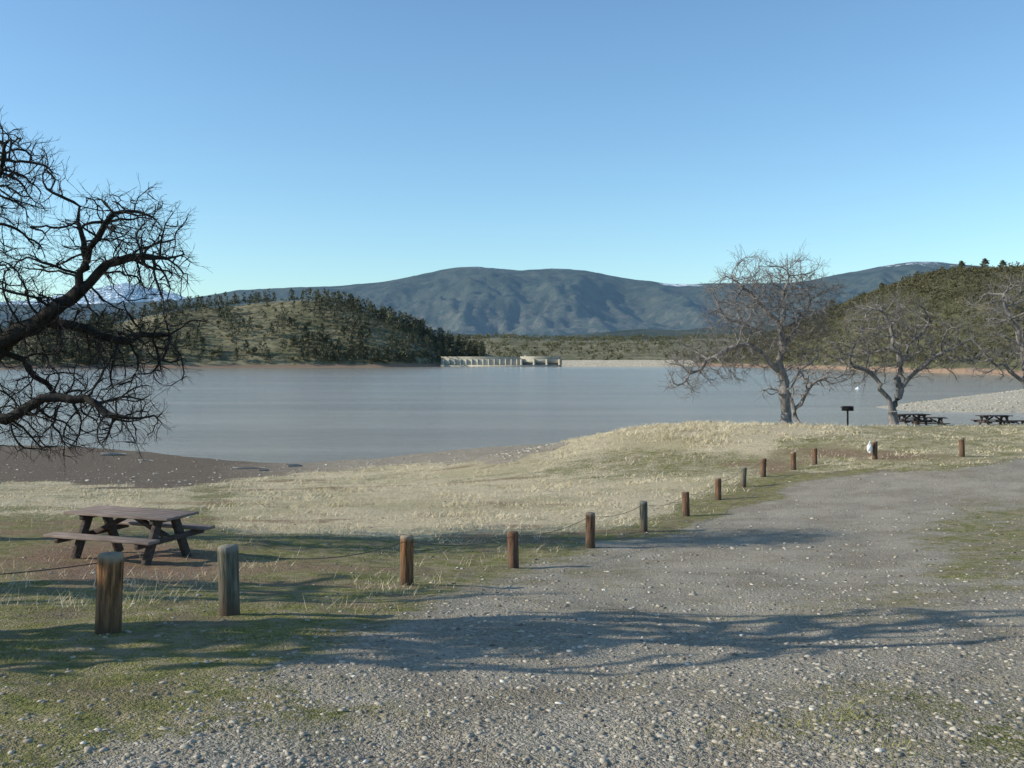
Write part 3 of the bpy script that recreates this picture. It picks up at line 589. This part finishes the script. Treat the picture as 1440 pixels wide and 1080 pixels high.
def stones(name,n_,dmin,dmax,accept,smin,smax,mat,label,seed,pxr=(-150,1590),pw=5,flat=.3):
    r=np.random.default_rng(seed);u=r.random(n_);d=1/(1/dmin+(1/dmax-1/dmin)*u);px=r.uniform(*pxr,n_);x=(px-720)/F*d;y=d;z=Hg(x,y);m_=masks(x,y,z);acc=accept(m_,x,y)*(z>.03)>r.random(n_)
    x,y,z=x[acc],y[acc],z[acc];k_=len(x)
    ico=np.array([[0,0,1],[.89,0,.45],[.28,.85,.45],[-.72,.53,.45],[-.72,-.53,.45],[.28,-.85,.45],[.72,.53,-.45],[-.28,.85,-.45],[-.89,0,-.45],[-.28,-.85,-.45],[.72,-.53,-.45]])
    fi=np.array([[0,1,2],[0,2,3],[0,3,4],[0,4,5],[0,5,1],[1,6,2],[2,7,3],[3,8,4],[4,9,5],[5,10,1],[2,6,7],[3,7,8],[4,8,9],[5,9,10],[1,10,6]])
    sz=(smin+(smax-smin)*r.random(k_)**pw)*np.clip(.6+y/14,.6,2);v=ico[None]*(1+r.normal(0,.25,(k_,11,1)));sc=np.stack([1+.6*r.random(k_),.7+.4*r.random(k_),flat+.3*r.random(k_)],-1);v=v*sc[:,None]*sz[:,None,None]
    a=r.random(k_)*6.283;ca,sa=np.cos(a)[:,None],np.sin(a)[:,None];vx=v[:,:,0]*ca-v[:,:,1]*sa;vy=v[:,:,0]*sa+v[:,:,1]*ca
    V=np.stack([vx+x[:,None],vy+y[:,None],v[:,:,2]+z[:,None]+sz[:,None]*.05],-1).reshape(-1,3);Fq=(fi[None]+np.arange(k_)[:,None,None]*11).reshape(-1,3)
    me=mesh_np(name,V,Fq,mat);cc=r.random(k_);a_=me.color_attributes.new('shade','FLOAT_COLOR','POINT');q_=np.repeat(cc,11);a_.data.foreach_set('color',np.stack([q_,q_,q_,q_*0+1],-1).astype(np.float32).ravel())
    add(name,me,kind='stuff',label=label,cat='stones');print(name,k_)
def stonemat(name,a,b,c2,th_):
    m=NT(name);at_=m.attr('shade');c=m.mix(at_[0],a,b);c=m.mix(m.rng(at_[0],th_,th_+.01),c,c2);m.col(c);return m.m
M_stone=stonemat('gravel_stone',(.17,.147,.116),(.48,.425,.345),(.66,.61,.53),.985)
M_sp=stonemat('shore_stone',(.30,.26,.20),(.52,.46,.37),(.62,.57,.48),.95)
stones('gravel',66000,3.2,45,lambda m_,x,y:.16+.84*m_['gravel'],.0026,.022,M_stone,'loose grey gravel stones on the drive',41,pw=7)
stones('shore_stones',5000,40,85,lambda m_,x,y:m_['beach']*(.25+.75*(1-m_['dark'])),.012,.05,M_sp,'small stones scattered on the muddy shore',42,(0,900))
stones('spit_stones',12000,100,190,lambda m_,x,y:m_['beach'],.025,.09,M_sp,'pale rough stones covering the gravel spit',43,(1240,1600))

# ------------------------------------------------------------------ camera, light, sky
cam=bpy.data.cameras.new('camera');co=bpy.data.objects.new('camera',cam);COL.objects.link(co);co.location=(0,0,EYE);co.rotation_euler=(math.radians(90),0,0)
cam.lens=35;cam.sensor_width=36;cam.shift_y=-40/1440;cam.clip_start=.05;cam.clip_end=40000;S.camera=co
el=math.radians(26);az=math.atan2(.13,1)
Dv=Vector((math.cos(el)*math.cos(az),math.cos(el)*math.sin(az),-math.sin(el)))
sl=bpy.data.lights.new('sun','SUN');sl.energy=5.0;sl.angle=math.radians(.5);sl.color=(1,.94,.80);so=bpy.data.objects.new('sun',sl);COL.objects.link(so);so.rotation_euler=Dv.to_track_quat('-Z','Y').to_euler();so.location=(-20,-5,30)
wd=bpy.data.worlds.new('World');S.world=wd;wd.use_nodes=True;nt=wd.node_tree;bg=nt.nodes['Background'];sk=nt.nodes.new('ShaderNodeTexSky');sk.sky_type='NISHITA';sk.sun_disc=False
sk.sun_elevation=el;sk.sun_rotation=math.atan2(-Dv.x,-Dv.y);sk.air_density=1.0;sk.dust_density=.5;sk.ozone_density=1.2;sk.altitude=200
tint=nt.nodes.new('ShaderNodeMix');tint.data_type='RGBA';tint.blend_type='MULTIPLY';tint.inputs[0].default_value=1;tint.inputs[7].default_value=(.84,1.10,1.23,1)
nt.links.new(sk.outputs[0],tint.inputs[6]);nt.links.new(tint.outputs[2],bg.inputs[0]);bg.inputs[1].default_value=.15
S.view_settings.view_transform='Standard';S.view_settings.look='None';S.view_settings.exposure=0
